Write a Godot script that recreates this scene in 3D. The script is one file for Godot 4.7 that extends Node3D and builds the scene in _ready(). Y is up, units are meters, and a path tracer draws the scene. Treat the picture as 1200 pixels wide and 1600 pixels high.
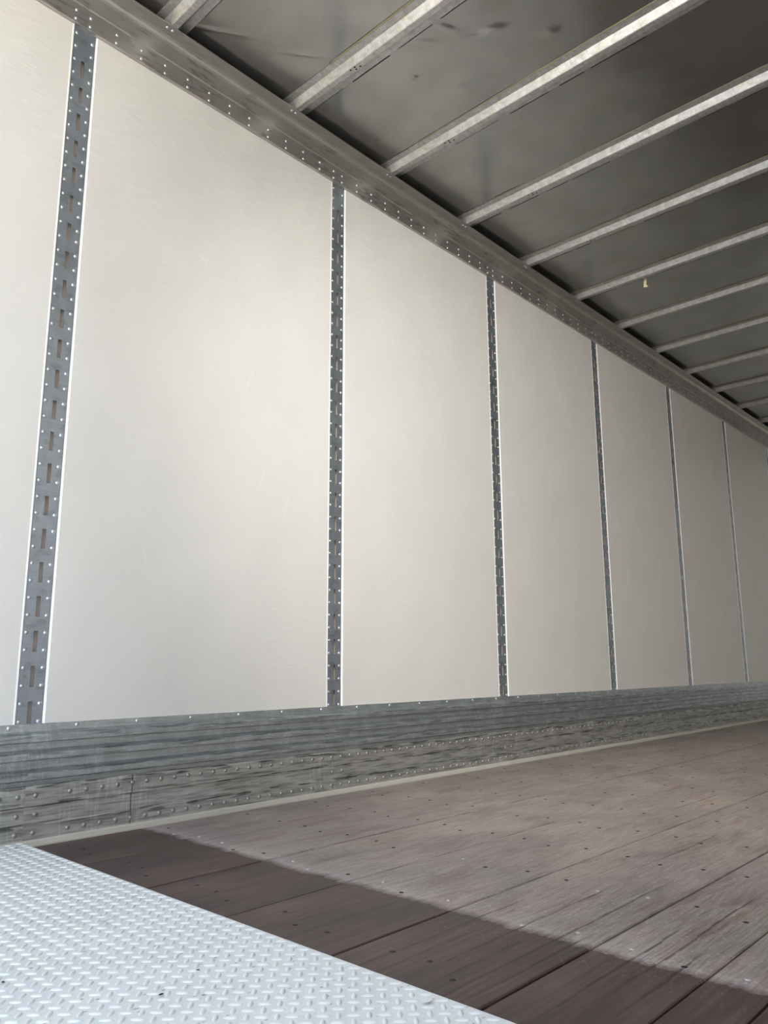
extends Node3D
# Inside of an empty box trailer seen from its open rear end: the left wall, roof bows, plank floor
# and the lip of a diamond tread dock plate. x = 0 is the left wall, y = 0 the floor, -z runs forward.

const FRONT := -8.62      # front wall of the trailer
const REAR := 1.25        # open rear end
const WIDE := 2.57
const FILL_LAMP := 6.2  # energy of the added fill light
const ROOF := 2.876
const POST_Z := [1.22, 0.0, -1.222, -2.43, -3.655, -4.88, -6.105, -7.33, -8.55]
const PLANK_X := [0.047, 0.345, 0.653, 0.957, 1.269, 1.585, 1.788, 1.89, 2.2, 2.525]

var used := {}
var rng := RandomNumberGenerator.new()

# ---------------------------------------------------------------- helpers
func numbered(called: String) -> String:
	if not used.has(called):
		used[called] = 0
		return called
	used[called] += 1
	return "%s_%03d" % [called, used[called]]

func tag(o: Node, label: String, category: String, group := "") -> void:
	o.set_meta("label", label)
	o.set_meta("category", category)
	if group != "":
		o.set_meta("group", group)

func thing(called: String, label: String, category: String, at := Vector3.ZERO, group := "") -> Node3D:
	var o := Node3D.new()
	o.name = numbered(called)
	add_child(o, true)
	o.position = at
	tag(o, label, category, group)
	return o

func structure(called: String) -> Node3D:
	var o := Node3D.new()
	o.name = called
	add_child(o, true)
	o.set_meta("kind", "structure")
	return o

func part(called: String, mesh: Mesh, m: Material, parent: Node, at := Vector3.ZERO, b := Basis.IDENTITY) -> MeshInstance3D:
	var o := MeshInstance3D.new()
	o.name = called
	o.mesh = mesh
	if m != null:
		o.material_override = m
	o.transform = Transform3D(b, at)
	o.cast_shadow = GeometryInstance3D.SHADOW_CASTING_SETTING_ON
	parent.add_child(o, true)
	return o

func begin() -> SurfaceTool:
	var st := SurfaceTool.new()
	st.begin(Mesh.PRIMITIVE_TRIANGLES)
	return st

func tri(st: SurfaceTool, a: Vector3, b: Vector3, c: Vector3, n: Vector3, ua: Vector2, ub: Vector2, uc: Vector2) -> void:
	var flip := (b - a).cross(c - a).dot(n) > 0.0
	st.set_normal(n); st.set_uv(ua); st.add_vertex(a)
	if flip:
		st.set_normal(n); st.set_uv(uc); st.add_vertex(c)
		st.set_normal(n); st.set_uv(ub); st.add_vertex(b)
	else:
		st.set_normal(n); st.set_uv(ub); st.add_vertex(b)
		st.set_normal(n); st.set_uv(uc); st.add_vertex(c)

func quad(st: SurfaceTool, a: Vector3, b: Vector3, c: Vector3, d: Vector3, n: Vector3, uv: Array) -> void:
	tri(st, a, b, c, n, uv[0], uv[1], uv[2])
	tri(st, a, c, d, n, uv[0], uv[2], uv[3])

# UVs of a point in metres: flat faces take the two axes of the face
func uv_of(p: Vector3, n: Vector3, s: Vector2, o: Vector2) -> Vector2:
	var q := Vector2(p.x, -p.z)
	if absf(n.x) > 0.7:
		q = Vector2(-p.z, p.y)
	elif absf(n.z) > 0.7:
		q = Vector2(p.x, p.y)
	return q * s + o

func face(st: SurfaceTool, a: Vector3, b: Vector3, c: Vector3, d: Vector3, n: Vector3, s := Vector2.ONE, o := Vector2.ZERO) -> void:
	quad(st, a, b, c, d, n, [uv_of(a, n, s, o), uv_of(b, n, s, o), uv_of(c, n, s, o), uv_of(d, n, s, o)])

func box(st: SurfaceTool, lo: Vector3, hi: Vector3, s := Vector2.ONE, o := Vector2.ZERO) -> void:
	var x0 := lo.x; var y0 := lo.y; var z0 := lo.z
	var x1 := hi.x; var y1 := hi.y; var z1 := hi.z
	face(st, Vector3(x1, y0, z0), Vector3(x1, y1, z0), Vector3(x1, y1, z1), Vector3(x1, y0, z1), Vector3.RIGHT, s, o)
	face(st, Vector3(x0, y0, z0), Vector3(x0, y1, z0), Vector3(x0, y1, z1), Vector3(x0, y0, z1), Vector3.LEFT, s, o)
	face(st, Vector3(x0, y1, z0), Vector3(x1, y1, z0), Vector3(x1, y1, z1), Vector3(x0, y1, z1), Vector3.UP, s, o)
	face(st, Vector3(x0, y0, z0), Vector3(x1, y0, z0), Vector3(x1, y0, z1), Vector3(x0, y0, z1), Vector3.DOWN, s, o)
	face(st, Vector3(x0, y0, z1), Vector3(x1, y0, z1), Vector3(x1, y1, z1), Vector3(x0, y1, z1), Vector3.BACK, s, o)
	face(st, Vector3(x0, y0, z0), Vector3(x1, y0, z0), Vector3(x1, y1, z0), Vector3(x0, y1, z0), Vector3.FORWARD, s, o)

# closed outline swept straight along z ("z": outline is x,y) or along x ("x": outline is z,y); u runs along, v around
func sweep(st: SurfaceTool, outline: Array, t0: float, t1: float, along := "z", us := 1.0, vs := 1.0) -> void:
	var pts := PackedVector2Array(outline)
	if Geometry2D.is_polygon_clockwise(pts):
		pts.reverse()
	# is_polygon_clockwise speaks of a y-down plane; make sure the area is positive
	var area := 0.0
	for i in pts.size():
		area += pts[i].cross(pts[(i + 1) % pts.size()])
	if area < 0.0:
		pts.reverse()
	var put := func(p: Vector2, t: float) -> Vector3:
		return Vector3(p.x, p.y, t) if along == "z" else Vector3(t, p.y, p.x)
	var v := 0.0
	for i in pts.size():
		var p := pts[i]
		var q := pts[(i + 1) % pts.size()]
		var d := q - p
		var n2 := Vector2(d.y, -d.x).normalized()
		var n := Vector3(n2.x, n2.y, 0) if along == "z" else Vector3(0, n2.y, n2.x)
		var v2 := v + d.length()
		quad(st, put.call(p, t0), put.call(p, t1), put.call(q, t1), put.call(q, t0), n,
			[Vector2(t0 * us, v * vs), Vector2(t1 * us, v * vs), Vector2(t1 * us, v2 * vs), Vector2(t0 * us, v2 * vs)])
		v = v2
	var ids := Geometry2D.triangulate_polygon(pts)
	for k in range(0, ids.size(), 3):
		for e in [[t0, -1.0], [t1, 1.0]]:
			var n := Vector3(0, 0, e[1] * signf(t1 - t0)) if along == "z" else Vector3(e[1] * signf(t1 - t0), 0, 0)
			var a := pts[ids[k]]; var b := pts[ids[k + 1]]; var c := pts[ids[k + 2]]
			tri(st, put.call(a, e[0]), put.call(b, e[0]), put.call(c, e[0]), n, a, b, c)

# low round rivet head, standing on x = 0 and looking towards +x
func dome(st: SurfaceTool, r: float, h: float, sides: int, at := Vector3.ZERO, b := Basis.IDENTITY) -> void:
	var rings := [Vector2(1.0, 0.0), Vector2(0.92, 0.45), Vector2(0.62, 0.85), Vector2(0.25, 0.98)]
	var pt := func(k: int, i: int) -> Vector3:
		var a := TAU * i / sides
		return Vector3(rings[k].y * h, cos(a) * rings[k].x * r, sin(a) * rings[k].x * r)
	var nm := func(k: int, i: int) -> Vector3:
		var a := TAU * i / sides
		var up := [0.25, 0.6, 0.9, 0.99]
		var s: float = sqrt(1.0 - up[k] * up[k])
		return Vector3(up[k], cos(a) * s, sin(a) * s)
	var add := func(p: Vector3, n: Vector3) -> void:
		st.set_normal((b * n).normalized()); st.set_uv(Vector2(p.y, p.z)); st.add_vertex(at + b * p)
	for k in 3:
		for i in sides:
			var j := i + 1
			for q in [[k, i], [k + 1, i], [k + 1, j], [k, i], [k + 1, j], [k, j]]:
				add.call(pt.call(q[0], q[1]), nm.call(q[0], q[1]))
	for i in sides:
		add.call(Vector3(h, 0, 0), Vector3.RIGHT)
		add.call(pt.call(3, i + 1), nm.call(3, i + 1))
		add.call(pt.call(3, i), nm.call(3, i))

func noise(sd: int, freq: float, oct := 3) -> FastNoiseLite:
	var n := FastNoiseLite.new()
	n.seed = sd
	n.noise_type = FastNoiseLite.TYPE_SIMPLEX
	n.frequency = freq
	n.fractal_type = FastNoiseLite.FRACTAL_FBM
	n.fractal_octaves = oct
	return n

func picture(w: int, h: int, f: Callable) -> ImageTexture:
	var bytes := PackedByteArray()
	bytes.resize(w * h * 3)
	var i := 0
	for y in h:
		for x in w:
			var c: Vector3 = f.call(x, y)
			bytes[i] = clampi(int(c.x * 255.0), 0, 255)
			bytes[i + 1] = clampi(int(c.y * 255.0), 0, 255)
			bytes[i + 2] = clampi(int(c.z * 255.0), 0, 255)
			i += 3
	var im := Image.create_from_data(w, h, false, Image.FORMAT_RGB8, bytes)
	im.generate_mipmaps()
	return ImageTexture.create_from_image(im)

func bumps(w: int, h: int, f: Callable, strength: float) -> ImageTexture:
	var im := Image.create(w, h, false, Image.FORMAT_RGBA8)
	for y in h:
		for x in w:
			var v: float = clampf(f.call(x, y), 0.0, 1.0)
			im.set_pixel(x, y, Color(v, v, v))
	im.bump_map_to_normal_map(strength)
	im.generate_mipmaps()
	return ImageTexture.create_from_image(im)

func mat(c: Color, rough: float, metal := 0.0, tex: Texture2D = null) -> StandardMaterial3D:
	var m := StandardMaterial3D.new()
	m.albedo_color = c
	m.roughness = rough
	m.metallic = metal
	if tex != null:
		m.albedo_texture = tex
	return m

func smooth(a: float, b: float, x: float) -> float:
	return smoothstep(a, b, x)

# ---------------------------------------------------------------- scene
func _ready() -> void:
	rng.seed = 71
	# camera
	var cam := Camera3D.new()
	cam.name = "camera"
	add_child(cam, true)
	var yaw := 0.7488; var pitch := 0.1941; var roll := -0.0038
	cam.transform = Transform3D(Basis(Vector3.UP, yaw) * Basis(Vector3.RIGHT, pitch) * Basis(Vector3.BACK, roll), Vector3(2.3377, 0.5008, 0.9932))
	cam.keep_aspect = Camera3D.KEEP_HEIGHT
	cam.fov = 67.215
	cam.near = 0.02
	cam.current = true
	# sky and exposure
	var env := Environment.new()
	var sm := ProceduralSkyMaterial.new()
	sm.sky_top_color = Color(0.72, 0.80, 0.92)
	sm.sky_horizon_color = Color(1.0, 1.0, 1.0)
	sm.ground_horizon_color = Color(0.62, 0.62, 0.60)
	sm.ground_bottom_color = Color(0.50, 0.50, 0.48)
	sm.energy_multiplier = 1.0
	sm.sky_curve = 0.3
	var sky := Sky.new()
	sky.sky_material = sm
	env.background_mode = Environment.BG_SKY
	env.sky = sky
	env.background_energy_multiplier = 1.0
	env.tonemap_mode = Environment.TONE_MAPPER_LINEAR
	env.tonemap_exposure = 2.95
	env.sdfgi_enabled = true
	env.ssao_enabled = true
	env.ssil_enabled = true
	var we := WorldEnvironment.new()
	we.name = "world_environment"
	we.environment = env
	add_child(we, true)
	# sun high over the trailer's nose: it reaches the apron behind the trailer, not the inside
	var sun := DirectionalLight3D.new()
	sun.name = "sun"
	sun.light_color = Color(1.0, 0.95, 0.88)
	sun.light_energy = 3.0
	sun.light_angular_distance = 0.5
	sun.shadow_enabled = true
	add_child(sun, true)
	sun.look_at_from_position(Vector3(-1.2, 5.0, -2.6), Vector3.ZERO)

	make_materials()
	build_shell()
	build_floor()
	build_roof()
	build_posts()
	build_rail()
	build_scuff()
	build_base_rail()
	build_bows()
	build_dock_plate()
	build_scrap()
	build_added_lamp()

var M := {}

func make_materials() -> void:
	# white composite liner: faint blotches, fine lengthwise scuffs towards its top, a few scratches
	var n1 := noise(3, 1.0, 3)
	var scr := [[0.60, 0.520, 0.635, 0.560], [0.66, 0.36, 0.70, 0.40], [0.40, 0.72, 0.43, 0.71], [0.78, 0.32, 0.80, 0.36], [0.25, 0.25, 0.27, 0.22], [0.41, 0.715, 0.415, 0.73]]
	var liner := picture(640, 1024, func(x: int, y: int) -> Vector3:
		var u := x / 640.0
		var v := 1.0 - y / 1024.0
		var g := 0.925 + 0.010 * n1.get_noise_2d(u * 3.0, v * 4.0)
		var st := n1.get_noise_2d(u * 9.0 + 7.0, v * 330.0)
		g += 0.03 * st * smooth(0.35, 1.0, v) * smooth(0.0, 0.5, n1.get_noise_2d(u * 4.0 + 3.0, v * 16.0 + 9.0) + 0.2)
		for s in scr:
			var a := Vector2(s[0], s[1]); var b := Vector2(s[2], s[3])
			if absf(u - a.x) < 0.06 and absf(v - a.y) < 0.06:
				var q := Geometry2D.get_closest_point_to_segment(Vector2(u, v), a, b)
				if q.distance_to(Vector2(u, v)) < 0.0012:
					g += 0.03
		return Vector3(g, g * 0.992, g * 0.972))
	var wave := noise(5, 1.0, 3)
	var ripple := bumps(512, 1024, func(x: int, y: int) -> float:
		return 0.5 + 0.5 * wave.get_noise_2d(x * 0.014, y * 0.16), 0.8)
	M.liner = mat(Color.WHITE, 0.16, 0.0, liner)
	M.liner.normal_enabled = true
	M.liner.normal_texture = ripple
	M.liner.normal_scale = 0.14
	M.edge = mat(Color(0.99, 0.99, 0.98), 0.4)  # whiter than the liner: bright edge light painted into the panel rims
	M.shell = mat(Color(0.75, 0.75, 0.73), 0.7)
	# galvanised steel of the posts
	var n2 := noise(11, 1.0, 3)
	var post := picture(128, 1024, func(x: int, y: int) -> Vector3:
		var g := 0.77 + 0.03 * n2.get_noise_2d(x * 0.02, y * 0.01) + 0.03 * n2.get_noise_2d(x * 0.004 + 40.0, y * 0.2)
		g -= 0.06 * smooth(0.25, 0.6, n2.get_noise_2d(x * 0.012 + 90.0, y * 0.018))
		return Vector3(g * 0.95, g * 1.0, g * 1.06))
	M.post = mat(Color.WHITE, 0.34, 0.88, post)
	M.rivet = mat(Color(0.86, 0.88, 0.90), 0.28, 0.8)
	M.cavity = mat(Color(0.90, 0.86, 0.82), 0.6)
	# aluminium top rail: long dark handling marks along it
	var n3 := noise(21, 1.0, 4)
	var k3 := noise(22, 1.0, 2)
	var rail := picture(2048, 128, func(x: int, y: int) -> Vector3:
		var g := 0.76 + 0.03 * n3.get_noise_2d(x * 0.006, y * 0.03)
		var s := k3.get_noise_2d(x * 0.010 + 0.02 * y, y * 0.13)
		var low := 1.0 if y < 66 else 0.35
		g -= low * 0.12 * smooth(0.1, 0.6, s) * smooth(-0.3, 0.3, n3.get_noise_2d(x * 0.004 + 500.0, y * 0.01))
		return Vector3(g, g * 0.985, g * 0.96))
	M.rail = mat(Color.WHITE, 0.40, 0.85, rail)
	# scuffed corrugated kick plate; v runs over the profile
	var n4 := noise(31, 1.0, 4)
	var k4 := noise(32, 1.0, 2)
	var scuff := picture(2048, 256, func(x: int, y: int) -> Vector3:
		var v := y / 256.0
		var g := 0.80 + 0.05 * n4.get_noise_2d(x * 0.02, y * 0.01)
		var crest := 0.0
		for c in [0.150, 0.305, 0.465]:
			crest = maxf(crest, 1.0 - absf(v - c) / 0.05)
		var s := k4.get_noise_2d(x * 0.007, y * 0.10)
		for c in [0.083, 0.252, 0.405]:  # shade under each ridge, painted in as a dark line
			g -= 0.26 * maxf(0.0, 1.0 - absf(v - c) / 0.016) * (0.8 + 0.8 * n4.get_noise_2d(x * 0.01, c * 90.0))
		for c in [0.150, 0.313, 0.471]:  # highlight on the upper edge of each ridge, painted in
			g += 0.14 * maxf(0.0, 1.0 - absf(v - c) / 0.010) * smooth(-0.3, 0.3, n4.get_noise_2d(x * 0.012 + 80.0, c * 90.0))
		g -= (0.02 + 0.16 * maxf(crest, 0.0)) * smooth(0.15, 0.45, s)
		g -= 0.05 * smooth(0.2, 0.5, k4.get_noise_2d(x * 0.008 + 50.0, y * 0.15))
		var dr := n4.get_noise_2d(x * 0.14 + 300.0, y * 0.008)
		g += 0.06 * smooth(0.12, 0.5, dr) * smooth(-0.2, 0.3, n4.get_noise_2d(x * 0.006, 40.0))
		g += 0.10 * smooth(0.45, 0.6, n4.get_noise_2d(x * 0.03 + 12.0, y * 0.25 + 70.0))
		return Vector3(g * 0.955, g, g * 1.02))
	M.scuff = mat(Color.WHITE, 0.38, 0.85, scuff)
	var n5 := noise(41, 1.0, 4)
	var k5 := noise(42, 1.0, 2)
	var base := picture(2048, 256, func(x: int, y: int) -> Vector3:
		var g := 0.80 + 0.06 * n5.get_noise_2d(x * 0.015, y * 0.03)
		var v := y / 256.0
		var crest := 0.0
		for c in [0.265, 0.415, 0.545]:
			crest = maxf(crest, 1.0 - absf(v - c) / 0.035)
		g -= 0.14 * smooth(0.0, 0.7, k5.get_noise_2d(x * 0.006, y * 0.05)) * (0.7 + 0.6 * n5.get_noise_2d(x * 0.02, y * 0.12 + 900.0))
		g -= 0.10 * smooth(0.1, 0.5, k5.get_noise_2d(x * 0.010 + 50.0, y * 0.16))
		g -= 0.36 * maxf(crest, 0.0) * smooth(0.1, 0.45, k5.get_noise_2d(x * 0.011 + 150.0, y * 0.10))
		var dr := n5.get_noise_2d(x * 0.12 + 300.0, y * 0.006)
		g += 0.06 * smooth(0.1, 0.5, dr) * smooth(-0.1, 0.4, n5.get_noise_2d(x * 0.005, 80.0))
		return Vector3(g * 0.99, g, g * 0.985))
	M.base = mat(Color.WHITE, 0.48, 0.75, base)
	M.base_rivet = mat(Color(0.62, 0.61, 0.59), 0.4, 0.6)
	M.strip = mat(Color(0.82, 0.80, 0.75), 0.55, 0.2)
	# spangled galvanised roof bows
	var n6 := noise(51, 1.0, 2)
	var cell := FastNoiseLite.new()
	cell.seed = 8
	cell.noise_type = FastNoiseLite.TYPE_CELLULAR
	cell.cellular_return_type = FastNoiseLite.RETURN_CELL_VALUE
	cell.frequency = 0.11
	var bow := picture(1024, 128, func(x: int, y: int) -> Vector3:
		var g := 0.72 + 0.06 * cell.get_noise_2d(x, y) + 0.04 * n6.get_noise_2d(x * 0.02, y * 0.1)
		var s := smooth(0.3, 0.6, n6.get_noise_2d(x * 0.009 + 20.0, y * 0.05))
		return Vector3(g - 0.02 * s, g - 0.02 * s, g - 0.05 * s))
	M.bow = mat(Color.WHITE, 0.42, 0.7, bow)
	M.bead = mat(Color(0.50, 0.47, 0.39), 0.7)
	M.dark_bead = mat(Color(0.16, 0.17, 0.17), 0.8)
	M.hole = mat(Color(0.02, 0.02, 0.02), 0.9)
	# roof sheet: dull aluminium, drifts of rusty specks
	var n7 := noise(61, 1.0, 4)
	var roof := picture(1024, 1024, func(x: int, y: int) -> Vector3:
		var g := 0.64 + 0.03 * n7.get_noise_2d(x * 0.008, y * 0.008)
		var r := smooth(0.15, 0.6, n7.get_noise_2d(x * 0.008 + 30.0, y * 0.008 + 9.0))
		var sp := smooth(0.52, 0.62, n7.get_noise_2d(x * 0.22, y * 0.22)) * smooth(0.1, 0.4, n7.get_noise_2d(x * 0.012 + 300.0, y * 0.02))
		return Vector3(g - 0.002 + 0.010 * r, g - 0.002 * r - 0.10 * sp, g - 0.002 - 0.022 * r - 0.14 * sp))
	M.roof = mat(Color.WHITE, 0.22, 0.92, roof)
	# floor: oak boards, dark near the rear, dusty beyond a straight edge
	var n8 := noise(71, 1.0, 4)
	var n9 := noise(72, 1.0, 3)
	var cracks := [[1.335, 0.1, -0.55], [1.375, 0.1, -0.33], [1.43, 0.1, -0.75], [1.47, -0.02, -0.38], [1.515, 0.1, -0.9], [1.55, 0.0, -0.45], [1.66, 0.0, -0.6], [1.70, -0.2, -0.9], [1.14, 0.1, -0.30], [0.80, 0.1, -0.26], [1.08, 0.0, -0.2], [1.41, -1.0, -1.5], [1.15, -1.7, -2.2], [1.74, -0.1, -0.5]]
	var floor_tex := picture(1024, 2048, func(px: int, py: int) -> Vector3:
		var x := px / 1024.0 * 2.6
		var z := 0.2 - py / 2048.0 * 8.0
		var k := 0
		while k < 9 and x > PLANK_X[k + 1]:
			k += 1
		var off := k * 17.3
		var grain := n8.get_noise_2d(x * 55.0 + off, z * 2.2 + off)
		var fine := n8.get_noise_2d(x * 210.0 + off, z * 7.0)
		var blot := n9.get_noise_2d(x * 3.0 + off * 0.3, z * 2.0)
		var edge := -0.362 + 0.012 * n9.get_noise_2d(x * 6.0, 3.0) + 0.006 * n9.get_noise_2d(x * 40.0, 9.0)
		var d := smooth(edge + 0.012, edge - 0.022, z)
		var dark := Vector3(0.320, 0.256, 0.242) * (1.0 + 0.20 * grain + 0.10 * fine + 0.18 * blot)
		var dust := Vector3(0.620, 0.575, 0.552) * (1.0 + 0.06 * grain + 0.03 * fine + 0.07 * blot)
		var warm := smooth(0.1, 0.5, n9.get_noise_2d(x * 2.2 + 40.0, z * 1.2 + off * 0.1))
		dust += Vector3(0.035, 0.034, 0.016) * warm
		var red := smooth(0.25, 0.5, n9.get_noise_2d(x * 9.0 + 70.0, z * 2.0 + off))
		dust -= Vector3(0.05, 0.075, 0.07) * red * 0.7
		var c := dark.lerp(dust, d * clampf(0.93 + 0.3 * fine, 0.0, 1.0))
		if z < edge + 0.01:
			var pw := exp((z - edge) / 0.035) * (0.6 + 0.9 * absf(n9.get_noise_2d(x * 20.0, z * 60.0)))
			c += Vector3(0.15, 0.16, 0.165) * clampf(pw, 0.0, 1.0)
		var fl := n9.get_noise_2d(x * 60.0, z * 60.0 + 500.0)
		if fl > 0.62 and z < edge + 0.1:
			c += Vector3(0.12, 0.12, 0.12)
		for s in cracks:
			if absf(x - s[0]) < 0.008 and z < s[1] and z > s[2]:
				var wob: float = 0.003 * n9.get_noise_2d(z * 3.0, s[0] * 50.0)
				var fade: float = smooth(0.0, 0.1, s[1] - z) * smooth(0.0, 0.1, z - s[2])
				if absf(x - s[0] - wob) < 0.0022:
					c *= 1.0 - 0.35 * fade
		return c)
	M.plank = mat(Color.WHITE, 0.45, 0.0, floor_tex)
	M.gap = mat(Color(0.10, 0.09, 0.085), 0.9)
	M.screw = mat(Color(0.24, 0.21, 0.20), 0.6, 0.2)
	M.screw_bright = mat(Color(0.80, 0.80, 0.78), 0.35, 0.6)
	# painted tread plate
	var n10 := noise(81, 1.0, 3)
	var plate := picture(1024, 512, func(x: int, y: int) -> Vector3:
		var g := 0.91 + 0.02 * n10.get_noise_2d(x * 0.01, y * 0.01) + 0.015 * n10.get_noise_2d(x * 0.2, y * 0.2)
		g -= 0.35 * smooth(0.72, 0.8, n10.get_noise_2d(x * 0.11 + 200.0, y * 0.11))
		return Vector3(g * 0.985, g, g * 0.99))
	M.plate = mat(Color.WHITE, 0.38, 0.1, plate)
	M.lug = mat(Color(0.91, 0.92, 0.91), 0.3, 0.1)
	M.concrete = mat(Color(0.72, 0.71, 0.68), 0.9)
	M.tape = mat(Color(0.82, 0.79, 0.62), 0.6)
	M.chip_dark = mat(Color(0.10, 0.10, 0.10), 0.8)
	M.chip_white = mat(Color(0.93, 0.93, 0.92), 0.5)

# ---------------------------------------------------------------- setting
func build_shell() -> void:
	var wall := structure("wall_left")
	var st := begin()
	box(st, Vector3(-0.10, -0.05, FRONT), Vector3(-0.045, 2.99, REAR))
	part("outer_skin", st.commit(), M.shell, wall)
	for i in POST_Z.size() - 1:
		var z0: float = POST_Z[i] - 0.0395
		var z1: float = POST_Z[i + 1] + 0.0395
		var meshes := panel_mesh(z0, z1)
		var panel := part("wall_panel", meshes[0], M.liner, wall)
		part("panel_edge", meshes[1], M.edge, panel)
	st = begin()
	box(st, Vector3(-0.012, 0.3315, FRONT), Vector3(0.0, 2.676, POST_Z[8] - 0.0395))
	part("wall_panel", st.commit(), M.liner, wall)
	var right := structure("wall_right")
	st = begin()
	box(st, Vector3(WIDE + 0.045, -0.05, FRONT), Vector3(WIDE + 0.10, 2.99, REAR))
	part("outer_skin", st.commit(), M.shell, right)
	st = begin()
	box(st, Vector3(WIDE, 0.0, FRONT), Vector3(WIDE + 0.045, 2.87, REAR), Vector2(0.8, 0.4))
	part("wall_panel", st.commit(), M.liner, right)
	var front := structure("wall_front")
	st = begin()
	box(st, Vector3(-0.10, -0.05, FRONT - 0.06), Vector3(WIDE + 0.10, 2.99, FRONT))
	part("front_panel", st.commit(), M.edge, front)
	# concrete apron level with the dock, behind the open end
	var g := structure("ground")
	st = begin()
	box(st, Vector3(-14, -0.3, REAR + 0.30), Vector3(16, -0.012, 60))
	part("concrete_apron", st.commit(), M.concrete, g)
	st = begin()
	box(st, Vector3(-14, -1.5, -30), Vector3(16, -1.25, REAR + 0.30))
	part("yard", st.commit(), M.concrete, g)

func panel_mesh(z0: float, z1: float) -> Array:
	# z0 is the end nearer the rear; edges fall back over 7 mm beside the posts, a low step near the foot
	var st := begin()
	var rim := begin()
	var ys := [0.3315, 0.418, 0.4205, 2.676]
	var xs := [0.0008, 0.0008, 0.0, 0.0]
	var zs := [z0, z0 - 0.006, z1 + 0.007, z1 + 0.004, z1 + 0.0012, z1]
	var dx := [-0.005, 0.0, 0.0, 0.0012, 0.0012, -0.003]  # far edge raised into a lip, shaped to catch light
	for j in 3:
		for i in 5:
			var n := Vector3(zs[i] - zs[i + 1], 0, dx[i + 1] - dx[i]).normalized()
			var p := func(a: int, b: int) -> Vector3:
				return Vector3(xs[b] + dx[a], ys[b], zs[a])
			var uv := func(v: Vector3) -> Vector2:
				return Vector2((z0 - v.z) / 1.15, 1.0 - (v.y - 0.3) / 2.4)
			var a: Vector3 = p.call(i, j); var b: Vector3 = p.call(i + 1, j)
			var c: Vector3 = p.call(i + 1, j + 1); var d: Vector3 = p.call(i, j + 1)
			quad(st if i == 1 else rim, a, b, c, d, n, [uv.call(a), uv.call(b), uv.call(c), uv.call(d)])
	# sides and back
	for e in [[z0, 1.0], [z1, -1.0]]:
		quad(rim, Vector3(-0.006, 0.3315, e[0]), Vector3(-0.006, 2.676, e[0]), Vector3(-0.013, 2.676, e[0]), Vector3(-0.013, 0.3315, e[0]), Vector3(0, 0, e[1]), [Vector2.ZERO, Vector2.ZERO, Vector2.ZERO, Vector2.ZERO])
	quad(rim, Vector3(-0.013, 0.3315, z0), Vector3(-0.013, 2.676, z0), Vector3(-0.013, 2.676, z1), Vector3(-0.013, 0.3315, z1), Vector3.LEFT, [Vector2.ZERO, Vector2.ZERO, Vector2.ZERO, Vector2.ZERO])
	st.generate_tangents()
	return [st.commit(), rim.commit()]

func build_floor() -> void:
	var f := structure("floor")
	var st := begin()
	box(st, Vector3(-0.045, -0.06, FRONT), Vector3(WIDE + 0.045, -0.032, REAR))
	part("subfloor", st.commit(), M.gap, f)
	st = begin()
	dome(st, 0.0058, 0.0012, 8, Vector3.ZERO, Basis(Vector3.BACK, PI / 2))
	var screw := st.commit()
	for k in PLANK_X.size() - 1:
		var x0: float = PLANK_X[k] + 0.0024
		var x1: float = PLANK_X[k + 1] - 0.0024
		var top := rng.randf_range(-0.0008, 0.0008)
		var c := 0.002
		st = begin()
		var o := [Vector2(x0, -0.03), Vector2(x1, -0.03), Vector2(x1, top - c), Vector2(x1 - c, top), Vector2(x0 + c, top), Vector2(x0, top - c)]
		for i in 6:
			var p: Vector2 = o[i]; var q: Vector2 = o[(i + 1) % 6]
			var d := q - p
			var n := Vector3(d.y, -d.x, 0).normalized()
			var uv := []
			for v in [Vector2(p.x, REAR), Vector2(p.x, FRONT), Vector2(q.x, FRONT), Vector2(q.x, REAR)]:
				uv.append(Vector2(v.x / 2.6, (0.2 - v.y) / 8.0))
			quad(st, Vector3(p.x, p.y, REAR), Vector3(p.x, p.y, FRONT), Vector3(q.x, q.y, FRONT), Vector3(q.x, q.y, REAR), n, uv)
		for z in [REAR, FRONT]:
			quad(st, Vector3(x0, -0.03, z), Vector3(x1, -0.03, z), Vector3(x1, top - c, z), Vector3(x0, top - c, z), Vector3(0, 0, 1 if z > 0 else -1), [Vector2.ZERO, Vector2.ZERO, Vector2.ZERO, Vector2.ZERO])
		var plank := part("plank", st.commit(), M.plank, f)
		# screws over each cross member, middle one a little towards the rear
		var w := x1 - x0
		var fr := [[0.2, -0.012], [0.5, 0.018], [0.83, -0.012]]
		if w < 0.25: fr = [[0.25, -0.012], [0.75, 0.012]]
		if w < 0.12: fr = [[0.5, 0.0]]
		for row in 17:
			var zr: float = -0.397 - 0.3085 * row
			for e in fr:
				var at := Vector3(x0 + w * e[0] + rng.randf_range(-0.008, 0.008), top, zr + e[1] + rng.randf_range(-0.006, 0.006))
				var bright := row == 0 or (row == 1 and rng.randf() < 0.35)
				if x1 > 2.0 and row < 3:
					continue
				if rng.randf() < 0.08:
					continue
				part("screw", screw, M.screw_bright if bright and rng.randf() < 0.7 else M.screw, plank, at)
		for e in [[0.45, -0.10], [0.7, -0.09], [0.2, -0.105]]:
			if w > 0.25 and x1 < 2.0:
				part("screw", screw, M.screw, plank, Vector3(x0 + w * e[0], top, e[1] + rng.randf_range(-0.02, 0.02)))

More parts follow.
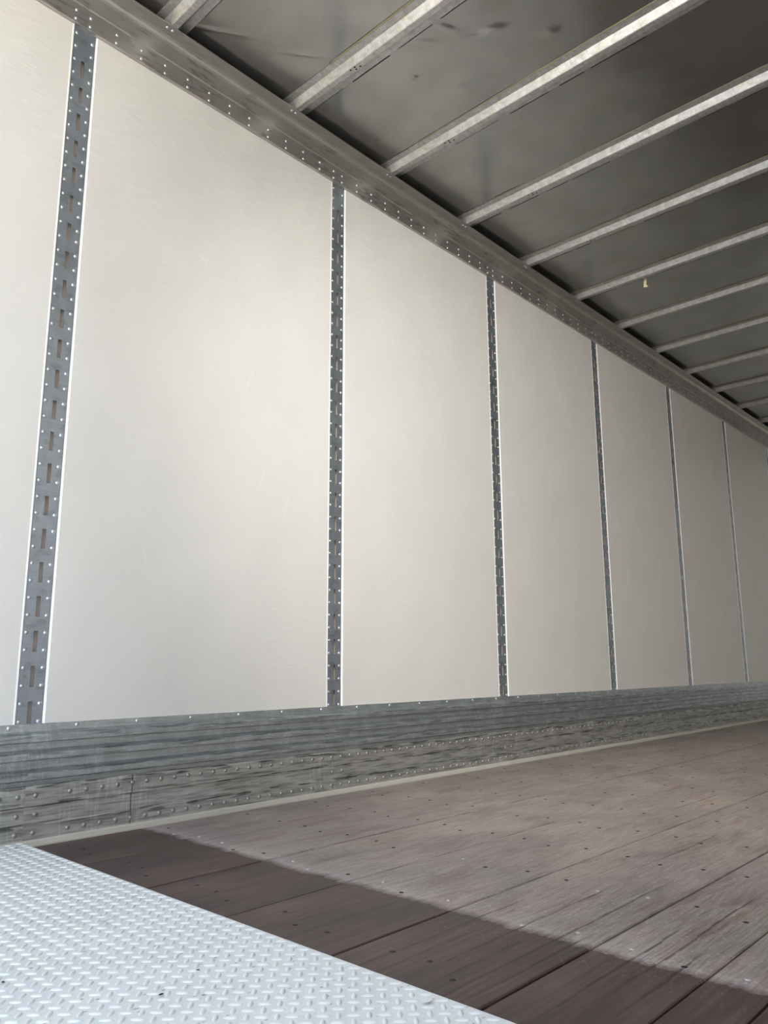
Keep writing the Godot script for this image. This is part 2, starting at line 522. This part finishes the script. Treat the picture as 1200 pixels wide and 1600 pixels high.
func build_roof() -> void:
	var r := structure("ceiling")
	# the sheet with its dents: along a, across b, depth down into the trailer
	var dents := [
		[0.308, -0.745, 0.9, 0.10, 0.008, 0.0030], [0.923, -1.149, 0.5, 0.045, 0.018, 0.007], [0.885, -1.13, 0.5, 0.06, 0.010, -0.0035],
		[0.544, -1.129, 0.7, 0.020, 0.010, 0.005], [0.652, -1.305, 0.3, 0.05, 0.012, 0.0035], [0.150, -0.430, 1.0, 0.10, 0.009, 0.0033],
		[1.076, -1.313, 0.2, 0.03, 0.02, 0.003], [0.31, -1.23, 0.2, 0.03, 0.012, 0.0025], [0.70, -1.02, 0.8, 0.05, 0.012, 0.0035],
		[0.80, -1.02, 1.1, 0.04, 0.01, 0.004], [0.45, -1.36, 0.4, 0.04, 0.016, 0.0018], [0.55, -1.85, 0.0, 0.05, 0.03, 0.0025], [1.3, -0.8, 0.4, 0.05, 0.02, 0.003]]
	var wav := noise(91, 1.0, 2)
	var hgt := func(x: float, z: float) -> float:
		var y := 0.0012 * wav.get_noise_2d(x * 2.0, z * 3.0)
		for d in dents:
			var p := Vector2(x - d[0], z - d[1]).rotated(d[2])
			if p.length_squared() < 0.1:
				y -= d[5] * exp(-pow(p.x / d[3], 2.0) - pow(p.y / d[4], 2.0))
		return ROOF + y
	var st := begin()
	var grid := func(x0: float, x1: float, z0: float, z1: float, s: float) -> void:
		var nx := int(ceil((x1 - x0) / s)); var nz := int(ceil((z1 - z0) / s))
		var hs := PackedFloat32Array()
		hs.resize((nx + 1) * (nz + 1))
		var dx := (x1 - x0) / nx; var dz := (z1 - z0) / nz
		for j in nz + 1:
			for i in nx + 1:
				hs[j * (nx + 1) + i] = hgt.call(x0 + dx * i, z0 + dz * j)
		var at := func(i: int, j: int) -> void:
			var w := nx + 1
			var ia := maxi(i - 1, 0); var ib := mini(i + 1, nx)
			var ja := maxi(j - 1, 0); var jb := mini(j + 1, nz)
			var n := Vector3((hs[j * w + ib] - hs[j * w + ia]) / (dx * (ib - ia)), -1.0, (hs[jb * w + i] - hs[ja * w + i]) / (dz * (jb - ja))).normalized()
			var q := Vector3(x0 + dx * i, hs[j * w + i], z0 + dz * j)
			st.set_normal(n); st.set_uv(Vector2(q.x, q.z) / 2.6); st.add_vertex(q)
		for j in nz:
			for i in nx:
				for q in [[i, j], [i + 1, j + 1], [i + 1, j], [i, j], [i, j + 1], [i + 1, j + 1]]:
					at.call(q[0], q[1])
	grid.call(-0.045, 1.5, -2.1, -0.1, 0.008)
	grid.call(1.5, WIDE + 0.045, -2.1, -0.1, 0.25)
	grid.call(-0.045, WIDE + 0.045, -0.1, REAR, 0.25)
	grid.call(-0.045, WIDE + 0.045, FRONT, -2.1, 0.25)
	part("roof_sheet", st.commit(), M.roof, r)
	st = begin()
	box(st, Vector3(-0.10, 2.90, FRONT - 0.06), Vector3(WIDE + 0.10, 2.99, REAR))
	part("outer_skin", st.commit(), M.shell, r)

# ---------------------------------------------------------------- things on the wall
func post_mesh(slots: Array) -> ArrayMesh:
	# strip 75 mm wide with open slots, 2.2 mm thick; local z = 0 is its middle, y absolute
	var st := begin()
	var hw := 0.0375; var sw := 0.0062; var t := 0.0022
	var y0 := 0.331; var y1 := 2.681
	var cuts := [[y0, y0]]
	for s in slots:
		cuts.append([s - 0.031, s + 0.031])
	cuts.append([y1, y1])
	var fr := func(a: float, b: float, lo: float, hi: float) -> void:
		var uv := []
		for p in [Vector2(a, lo), Vector2(b, lo), Vector2(b, hi), Vector2(a, hi)]:
			uv.append(Vector2(p.x / 0.15 + 0.5, p.y / 1.2))
		quad(st, Vector3(0, lo, a), Vector3(0, lo, b), Vector3(0, hi, b), Vector3(0, hi, a), Vector3.RIGHT, uv)
		quad(st, Vector3(-t, lo, a), Vector3(-t, lo, b), Vector3(-t, hi, b), Vector3(-t, hi, a), Vector3.LEFT, uv)
	fr.call(-hw, -sw, y0, y1)
	fr.call(sw, hw, y0, y1)
	for i in cuts.size() - 1:
		fr.call(-sw, sw, cuts[i][1], cuts[i + 1][0])
	var uz := [Vector2(0.1, 0.1), Vector2(0.1, 0.12), Vector2(0.12, 0.12), Vector2(0.12, 0.1)]
	for s in slots:
		var lo: float = s - 0.031; var hi: float = s + 0.031
		for e in [-sw, sw]:
			quad(st, Vector3(0, lo, e), Vector3(-t, lo, e), Vector3(-t, hi, e), Vector3(0, hi, e), Vector3(0, 0, -signf(e)), uz)
		for e in [[lo, 1.0], [hi, -1.0]]:
			quad(st, Vector3(0, e[0], -sw), Vector3(-t, e[0], -sw), Vector3(-t, e[0], sw), Vector3(0, e[0], sw), Vector3(0, e[1], 0), uz)
	for e in [-hw, hw]:
		quad(st, Vector3(0, y0, e), Vector3(-t, y0, e), Vector3(-t, y1, e), Vector3(0, y1, e), Vector3(0, 0, signf(e)), uz)
	return st.commit()

func build_posts() -> void:
	var slots := []
	for k in 22:
		slots.append(0.364 + 0.1028 * k)
	var front := post_mesh(slots)
	# hollow behind the slots
	var st := begin()
	box(st, Vector3(-0.045, 0.331, -0.030), Vector3(-0.024, 2.68, 0.030))
	box(st, Vector3(-0.026, 0.331, -0.030), Vector3(-0.0022, 2.68, -0.022))
	box(st, Vector3(-0.026, 0.331, 0.022), Vector3(-0.0022, 2.68, 0.030))
	box(st, Vector3(-0.024, 0.331, -0.0012), Vector3(-0.018, 2.68, 0.0016))
	var hollow := st.commit()
	st = begin()
	dome(st, 0.0064, 0.0046, 10)
	var head := st.commit()
	var where := ["", "broadest slotted steel wall post, beside the corner of the diamond tread plate",
		"slotted steel wall post second from the open end, between the first two full white panels",
		"slotted steel wall post third from the open end, right of the second full white panel",
		"slotted steel wall post fourth from the open end, between the third and fourth full panels",
		"slotted steel wall post fifth from the open end, narrow and dark in shade",
		"thin-looking slotted wall post sixth from the open end, between the last two wholly shown panels",
		"farthest slotted wall post, just at the right edge under the roof rail"]
	for i in range(1, 8):
		var t := thing("slotted_post", where[i], "wall post", Vector3(-0.0035, 0.0, POST_Z[i]), "slotted posts riveted along the left wall")
		part("face_plate", front, M.post, t)
		part("channel", hollow, M.cavity, t)
		var all := begin()
		for k in 46:
			for s in [-1.0, 1.0]:
				var y: float = 0.338 + 0.0514 * k
				if s < 0.0 and k > 30: y -= 0.012
				if y > 2.67: continue
				var at := Vector3(0, y, s * 0.0285)
				if i <= 2:
					part("rivet", head, M.rivet, t, at)
				else:
					dome(all, 0.0062, 0.0046, 6, at)
		if i > 2:
			part("rivets", all.commit(), M.rivet, t).set_meta("kind", "stuff")

func build_rail() -> void:
	var t := thing("top_rail", "grey aluminium top rail running along the head of the white wall under the roof", "rail")
	var st := begin()
	var o := [Vector2(-0.04, 2.677), Vector2(0.010, 2.677), Vector2(0.0115, 2.679), Vector2(0.0115, 2.752), Vector2(0.0135, 2.757), Vector2(0.0135, 2.818),
		Vector2(0.0155, 2.828), Vector2(0.021, 2.836), Vector2(0.030, 2.8405), Vector2(0.074, 2.8425), Vector2(0.0765, 2.844), Vector2(0.0765, 2.8455), Vector2(0.026, 2.8455), Vector2(0.006, 2.834), Vector2(0.0, 2.82), Vector2(0.0, 2.87), Vector2(-0.04, 2.87)]
	sweep(st, o, FRONT + 0.01, REAR - 0.01, "z", 0.4, 2.4)
	part("extrusion", st.commit(), M.rail, t)
	st = begin()
	dome(st, 0.0058, 0.0046, 10)
	var head := st.commit()
	var zs := []
	for i in range(0, 5):
		var p: float = POST_Z[i + 1]
		for e in [0.042, -0.010]:
			zs.append(p + e)
		var at: float = p - 0.108
		while at > POST_Z[i + 2] + 0.09:
			zs.append(at)
			at -= 0.0985
	var far := begin()
	for k in zs.size():
		for y in [2.690, 2.7235]:
			var at := Vector3(0.0115, y, zs[k])
			if zs[k] > -2.6:
				part("rivet", head, M.rivet, t, at)
			else:
				dome(far, 0.0056, 0.0046, 6, at)
	# fixing rivets of the bows, under the ledge
	var down := Basis(Vector3.BACK, -PI / 2)
	for k in 12:
		for e in [0.008, -0.014]:
			var at := Vector3(0.058, 2.8425, -0.285 - 0.608 * k + e)
			if k < 5:
				part("rivet", head, M.rivet, t, at, down)
			else:
				dome(far, 0.0052, 0.0032, 6, at, down)
	part("rivets", far.commit(), M.rivet, t).set_meta("kind", "stuff")

func build_scuff() -> void:
	var t := thing("kick_plate", "scuffed galvanised kick plate with three lengthwise ridges below the white panels", "kick plate")
	var st := begin()
	var o := [Vector2(-0.012, 0.1604), Vector2(0.009, 0.1604), Vector2(0.010, 0.168), Vector2(0.010, 0.1745), Vector2(0.0215, 0.177), Vector2(0.0215, 0.194), Vector2(0.009, 0.206),
		Vector2(0.009, 0.229), Vector2(0.0215, 0.232), Vector2(0.0215, 0.248), Vector2(0.009, 0.260), Vector2(0.009, 0.279), Vector2(0.0215, 0.282), Vector2(0.0215, 0.300),
		Vector2(0.008, 0.311), Vector2(0.0055, 0.331), Vector2(-0.012, 0.331)]
	sweep(st, o, REAR - 0.01, FRONT + 0.01, "z", 0.25, 2.35)
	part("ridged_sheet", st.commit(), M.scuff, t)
	st = begin()
	dome(st, 0.0066, 0.0035, 10)
	var head := st.commit()
	var n := 0
	var z := 0.058
	while z > -7.0:
		part("rivet", head, M.rivet, t, Vector3(0.0062, 0.3225, z))
		z -= 0.2008
		n += 1

func build_base_rail() -> void:
	var t := thing("base_rail", "worn aluminium base rail with two rows of rivets between kick plate and plank floor", "rail")
	var o := [Vector2(-0.012, -0.02), Vector2(0.016, -0.02), Vector2(0.016, 0.050), Vector2(0.0135, 0.054), Vector2(0.0125, 0.100), Vector2(0.0165, 0.105),
		Vector2(0.0165, 0.152), Vector2(0.0145, 0.158), Vector2(0.0105, 0.160), Vector2(-0.012, 0.160)]
	for e in [[REAR - 0.01, -0.331], [-0.334, -4.42], [-4.423, FRONT + 0.01]]:
		var st := begin()
		sweep(st, o, e[0], e[1], "z", 0.25, 2.7)
		part("rail_length", st.commit(), M.base, t)
	var st2 := begin()
	dome(st2, 0.0075, 0.0045, 10)
	var head := st2.commit()
	var far := begin()
	var z := 0.072
	var k := 0
	while z > -7.2:
		var gap := absf(z + 0.07) < 0.02
		if not gap:
			for y in [0.132, 0.030]:
				var x := 0.0165 if y > 0.1 else 0.016
				if z > -2.3:
					part("rivet", head, M.base_rivet, t, Vector3(x, y + 0.0045 * smooth(0.0, -0.6, z) * (1.0 if y > 0.1 else 0.1), z))
				else:
					dome(far, 0.0072, 0.0040, 6, Vector3(x, y + 0.004, z))
		z -= 0.0507
		k += 1
	# extra pairs where the posts stand behind the rail
	for p in [0.0, -1.222, -2.43, -3.655]:
		for e in [0.02, -0.033]:
			part("rivet", head, M.base_rivet, t, Vector3(0.0135, 0.080, p + e))
	part("rivets", far.commit(), M.base_rivet, t).set_meta("kind", "stuff")
	var s := begin()
	sweep(s, [Vector2(0.0162, -0.028), Vector2(0.046, -0.028), Vector2(0.046, 0.0015), Vector2(0.043, 0.0030), Vector2(0.024, 0.0075), Vector2(0.0162, 0.0125)], REAR - 0.01, FRONT + 0.01, "z", 0.25, 2.7)
	var strip := part("corner_strip", s.commit(), M.strip, self)
	tag(strip, "pale narrow corner strip along the foot of the wall beside the first floor plank", "edge strip")

func build_bows() -> void:
	var hat := [Vector2(0.064, ROOF - 0.0015), Vector2(0.064, ROOF - 0.0035), Vector2(0.033, ROOF - 0.0040), Vector2(0.0145, 2.848), Vector2(0.012, 2.8462),
		Vector2(-0.012, 2.8462), Vector2(-0.0145, 2.848), Vector2(-0.033, ROOF - 0.0040), Vector2(-0.064, ROOF - 0.0035), Vector2(-0.064, ROOF - 0.0015),
		Vector2(-0.031, ROOF - 0.0015), Vector2(-0.0125, 2.8495), Vector2(0.0125, 2.8495), Vector2(0.031, ROOF - 0.0015)]
	var st := begin()
	sweep(st, hat, 0.024, WIDE - 0.024, "x", 0.8, 3.2)
	var body := st.commit()
	var hs := begin()
	dome(hs, 0.0042, 0.0004, 8, Vector3.ZERO, Basis(Vector3.BACK, -PI / 2))
	var hole := hs.commit()
	var words := ["first", "second", "third", "fourth", "fifth", "sixth", "seventh", "eighth", "ninth", "tenth", "eleventh", "twelfth", "thirteenth"]
	var more := ["cut by the top edge at the left", "dull grey with four dark holes", "pale, ending above the second white panel",
		"bright along its lit side", "ending above the third full white panel", "just in front of the hanging tape scrap",
		"right behind the hanging tape scrap", "ending over the fourth white panel", "in the dim part of the roof", "in the dark part of the roof", "short in view at the right edge", "barely in view at the right edge", "deep in the dark"]
	for k in 12:
		var zc: float = -0.285 - 0.6075 * k - 0.013
		var t := thing("roof_bow", "galvanised roof bow %s from the open end, %s" % [words[k], more[k]], "roof bow", Vector3(0, 0, zc), "roof bows across the trailer")
		part("hat_channel", body, M.bow, t)
		# sealant squeezed out along both flanges, lumpy
		var a := begin()
		var b := begin()
		var x := 0.05
		while x < WIDE - 0.1:
			var w := rng.randf_range(0.12, 0.3)
			if x > 0.22 or k > 3:
				var s := rng.randf_range(0.003, 0.0055)
				sweep(a, [Vector2(0.0635, ROOF - 0.0018), Vector2(0.0635, ROOF - 0.005), Vector2(0.064 + s, ROOF - 0.003), Vector2(0.065 + s, ROOF - 0.0012)], x, minf(x + w, WIDE - 0.06), "x")
			var s2 := rng.randf_range(0.002, 0.006)
			if rng.randf() < 0.75:
				sweep(b, [Vector2(-0.0635, ROOF - 0.0018), Vector2(-0.0635, ROOF - 0.0045), Vector2(-0.064 - s2, ROOF - 0.003), Vector2(-0.065 - s2, ROOF - 0.0012)], x, minf(x + w * 0.8, WIDE - 0.06), "x")
			x += w
		part("sealant_bead", a.commit(), M.bead, t)
		part("dark_sealant_bead", b.commit(), M.dark_bead, t)
		if k >= 1 and k <= 4:
			for e in [[0.405, 0.006], [0.425, -0.006], [0.428, 0.007], [0.448, -0.005]]:
				part("rivet_hole", hole, M.hole, t, Vector3(e[0] + (0.0 if k < 3 else 0.06), 2.8460, e[1]))

# ---------------------------------------------------------------- dock plate and small things
func build_dock_plate() -> void:
	var t := thing("dock_plate", "pale grey diamond tread steel dock plate lying over the rear of the plank floor", "dock plate", Vector3(0, 0.0015, 0))
	# outline from above with a rounded corner, top face at 18 mm, front and left edges chamfered
	var h := 0.0185
	var x0 := 0.066; var zf := 0.018; var x1 := 2.36; var zb := 2.6
	var ring := PackedVector2Array()
	for i in 7:
		var a := PI + PI / 2 * i / 6.0
		ring.append(Vector2(x0 + 0.03 + cos(a) * 0.03, zf + 0.03 + sin(a) * 0.03))
	ring.append(Vector2(x1, zf)); ring.append(Vector2(x1, zb)); ring.append(Vector2(x0, zb))
	var mid := Vector2(1.2, 1.2)
	var st := begin()
	var inner := PackedVector2Array()
	for p in ring:
		var q := p
		q.x += 0.004 if p.x < mid.x else -0.004
		q.y += 0.004 if p.y < mid.y else -0.004
		inner.append(q)
	var n := ring.size()
	for i in n:
		var p := ring[i]; var q := ring[(i + 1) % n]; var pi := inner[i]; var qi := inner[(i + 1) % n]
		var d := q - p
		var o := Vector3(d.y, 0, -d.x).normalized()
		var z4 := [p, q, q, p]
		quad(st, Vector3(p.x, 0, p.y), Vector3(q.x, 0, q.y), Vector3(q.x, h - 0.004, q.y), Vector3(p.x, h - 0.004, p.y), o, z4)
		quad(st, Vector3(p.x, h - 0.004, p.y), Vector3(q.x, h - 0.004, q.y), Vector3(qi.x, h, qi.y), Vector3(pi.x, h, pi.y), (o + Vector3.UP).normalized(), z4)
	var ids := Geometry2D.triangulate_polygon(inner)
	for k in range(0, ids.size(), 3):
		var a := inner[ids[k]]; var b := inner[ids[k + 1]]; var c := inner[ids[k + 2]]
		tri(st, Vector3(a.x, h, a.y), Vector3(b.x, h, b.y), Vector3(c.x, h, c.y), Vector3.UP, a / 2.0, b / 2.0, c / 2.0)
		tri(st, Vector3(a.x, 0, a.y), Vector3(b.x, 0, b.y), Vector3(c.x, 0, c.y), Vector3.DOWN, a, b, c)
	part("plate", st.commit(), M.plate, t)
	# raised lugs, crosswise in turn on a lattice at 45 degrees
	var lug := lug_mesh()
	var spots := []
	var pitch := 0.0213
	var eye := Vector2(2.34, 0.99)
	for i in range(-10, 160):
		for j in range(-90, 90):
			var u := i * pitch; var v := j * pitch
			var p := Vector2(x0, zf) + Vector2(0.707, 0.707) * u + Vector2(0.707, -0.707) * v
			if p.x < x0 + 0.014 or p.y < zf + 0.012 or p.x > x1 - 0.02 or p.y > 1.6:
				continue
			spots.append([p, (i + j) % 2 != 0])
	# the nearest ones that the photograph shows are pieces of their own
	var shown := func(p: Vector2) -> bool:
		var side := (p - Vector2(1.158, 0.498)).cross(Vector2(1.693, 0.01) - Vector2(1.158, 0.498))
		return side > 0.0
	spots.sort_custom(func(a: Array, b: Array) -> bool:
		var sa: bool = shown.call(a[0]); var sb: bool = shown.call(b[0])
		if sa != sb: return sa
		var da: float = eye.distance_squared_to(a[0]); var db: float = eye.distance_squared_to(b[0])
		if da != db: return da < db
		return a[0].x < b[0].x)
	var mm := MultiMesh.new()
	mm.transform_format = MultiMesh.TRANSFORM_3D
	mm.mesh = lug
	mm.instance_count = spots.size() - 290
	for k in spots.size():
		var p: Vector2 = spots[k][0]
		var b := Basis(Vector3.UP, PI / 4 if spots[k][1] else -PI / 4)
		var at := Vector3(p.x, h - 0.0002, p.y)
		if k < 290:
			part("tread_lug", lug, M.lug, t, at, b)
		else:
			mm.set_instance_transform(k - 290, Transform3D(b, at))
	var rest := MultiMeshInstance3D.new()
	rest.name = "tread_lugs"
	rest.multimesh = mm
	rest.material_override = M.lug
	rest.set_meta("kind", "stuff")
	t.add_child(rest, true)

func lug_mesh() -> ArrayMesh:
	# lens-shaped ridge 22 mm long, rounded over
	var st := begin()
	var L := 0.0112; var W := 0.0042; var H := 0.0027
	var ns := 8
	var prof := [[-1.0, 0.0], [-0.55, 0.75], [0.0, 1.0], [0.55, 0.75], [1.0, 0.0]]
	var at := func(i: int, k: int) -> Vector3:
		var s := -1.0 + 2.0 * i / ns
		var w: float = W * sqrt(maxf(0.0, 1.0 - s * s)) * (0.85 + 0.15 * (1.0 - s * s))
		var hh: float = H * sqrt(maxf(0.0, 1.0 - pow(absf(s), 3.0)))
		return Vector3(s * L, prof[k][1] * hh, prof[k][0] * w)
	for i in ns:
		for k in 4:
			var a: Vector3 = at.call(i, k); var b: Vector3 = at.call(i + 1, k); var c: Vector3 = at.call(i + 1, k + 1); var d: Vector3 = at.call(i, k + 1)
			for q in [a, b, c, a, c, d]:
				var nx: float = 0.35 * pow(q.x / L, 3.0)
				var nz: float = clampf(q.z / W, -1.0, 1.0) * 0.85
				st.set_normal(Vector3(nx, sqrt(maxf(0.05, 1.0 - nz * nz)), nz).normalized())
				st.set_uv(Vector2(q.x, q.z) * 10.0)
				st.add_vertex(q)
	return st.commit()

func build_scrap() -> void:
	# torn strip of tape hanging from the roof
	var st := begin()
	var mid := [Vector3(0, 0, 0), Vector3(0.004, -0.012, 0.004), Vector3(0.002, -0.028, 0.002), Vector3(-0.004, -0.044, -0.004), Vector3(-0.002, -0.058, -0.012)]
	var wid := [0.013, 0.006, 0.008, 0.007, 0.012]
	for i in 4:
		for s in [1.0, -1.0]:
			var o: Vector3 = Vector3(0.0006, 0, 0.0006) * s
			var a: Vector3 = mid[i] + Vector3(-wid[i], 0, wid[i] * 0.4) + o
			var b: Vector3 = mid[i] + Vector3(wid[i], 0, -wid[i] * 0.4) + o
			var c: Vector3 = mid[i + 1] + Vector3(wid[i + 1], 0, -wid[i + 1] * 0.4) + o
			var d: Vector3 = mid[i + 1] + Vector3(-wid[i + 1], 0, wid[i + 1] * 0.4) + o
			quad(st, a, b, c, d, Vector3(0.4, 0, 0.9) * s, [Vector2.ZERO, Vector2.RIGHT, Vector2.ONE, Vector2.DOWN])
	var tape := part("tape_scrap", st.commit(), M.tape, self, Vector3(0.50, ROOF - 0.002, -3.40))
	tag(tape, "small torn scrap of yellowed tape hanging from the dark roof", "tape scrap")
	# paint flakes and grit on the plate
	var flake := begin()
	var outline := [Vector2(-0.006, -0.002), Vector2(-0.001, -0.0045), Vector2(0.005, -0.003), Vector2(0.0065, 0.001), Vector2(0.001, 0.004), Vector2(-0.005, 0.003)]
	for i in 6:
		var p: Vector2 = outline[i]; var q: Vector2 = outline[(i + 1) % 6]
		tri(flake, Vector3(0, 0.0022, 0), Vector3(p.x, 0.0012, p.y), Vector3(q.x, 0.0012, q.y), Vector3.UP, p, p, q)
		tri(flake, Vector3(0, 0, 0), Vector3(p.x, 0.0012, p.y), Vector3(q.x, 0.0012, q.y), Vector3.DOWN, p, p, q)
	var fm := flake.commit()
	var spots := [
		[0.132, 0.062, 0.9, true, "dark grit chip at the far left corner of the diamond plate"],
		[1.02, 0.44, 0.6, true, "dark grit speck at the left edge of the diamond plate near the bottom corner"],
		[1.20, 0.21, 0.5, true, "dark grit speck in the middle of the diamond plate"],
		[1.24, 0.30, 0.7, true, "dark grit chip low on the diamond plate, nearest the bottom"],
		[1.545, 0.055, 1.6, false, "white paint flake near the front edge of the diamond plate at right"],
		[0.86, 0.19, 1.6, false, "white paint flake in the left half of the diamond plate"]]
	for s in spots:
		var o := part(numbered("grit_chip" if s[3] else "paint_flake"), fm, M.chip_dark if s[3] else M.chip_white, self, Vector3(s[0], 0.0215, s[1]), Basis(Vector3.UP, s[0] * 9.0).scaled(Vector3.ONE * s[2]))
		tag(o, s[4], "debris", "flakes and grit on the plate")

# unseen lamp added to brighten the deep wall and floor, outside the right edge of the open end, behind the camera, aimed down the trailer
func build_added_lamp() -> void:
	var at := Vector3(2.35, 2.72, 1.75)
	var aim := Vector3(0.0, 0.45, -4.4)
	var dir := (aim - at).normalized()
	var b := Basis.looking_at(dir)
	var t := thing("added_lamp", "added fill lamp out of view at the open end, brightening the deep wall and floor", "lamp", at)
	var st := begin()
	var prof := [Vector2(0.02, 0.20), Vector2(0.06, 0.185), Vector2(0.085, 0.12), Vector2(0.10, 0.0), Vector2(0.096, 0.0), Vector2(0.08, 0.11), Vector2(0.055, 0.165), Vector2(0.0, 0.17)]
	for k in prof.size() - 1:
		for i in 20:
			var pts := []
			for e in [[k, i], [k + 1, i], [k + 1, i + 1], [k, i + 1]]:
				var a: float = TAU * e[1] / 20.0
				pts.append(Vector3(cos(a) * prof[e[0]].x, sin(a) * prof[e[0]].x, prof[e[0]].y))
			var m: Vector3 = (pts[0] + pts[2]) * 0.5
			var n: Vector3 = Vector3(m.x, m.y, 0).normalized() * (1.0 if k < 3 else -1.0)
			quad(st, pts[0], pts[1], pts[2], pts[3], n, [Vector2.ZERO, Vector2.ZERO, Vector2.ZERO, Vector2.ZERO])
	part("added_lamp_head", st.commit(), M.dark_bead, t, Vector3.ZERO, b)
	var disc := CylinderMesh.new()
	disc.top_radius = 0.09
	disc.bottom_radius = 0.09
	disc.height = 0.006
	var glow := StandardMaterial3D.new()
	glow.albedo_color = Color(0.9, 0.9, 0.88)
	glow.emission_enabled = true
	glow.emission = Color(1.0, 0.988, 0.962)
	glow.emission_energy_multiplier = 3.0
	part("lens", disc, glow, t, b * Vector3(0, 0, 0.006), b * Basis(Vector3.RIGHT, PI / 2))
	var arm := begin()
	box(arm, Vector3(0.0, -0.02, 0.0), Vector3(0.9, 0.02, 0.04))
	part("arm", arm.commit(), M.dark_bead, t, b * Vector3(0, 0, 0.2) )
	var l := SpotLight3D.new()
	l.name = "beam"
	l.light_color = Color(1.0, 0.988, 0.962)
	l.light_energy = FILL_LAMP
	l.spot_range = 30.0
	l.spot_attenuation = 2.0
	l.spot_angle = 29.0
	l.spot_angle_attenuation = 1.0
	l.light_size = 0.09
	l.shadow_enabled = true
	l.transform = Transform3D(b, b * Vector3(0, 0, -0.02))
	t.add_child(l, true)
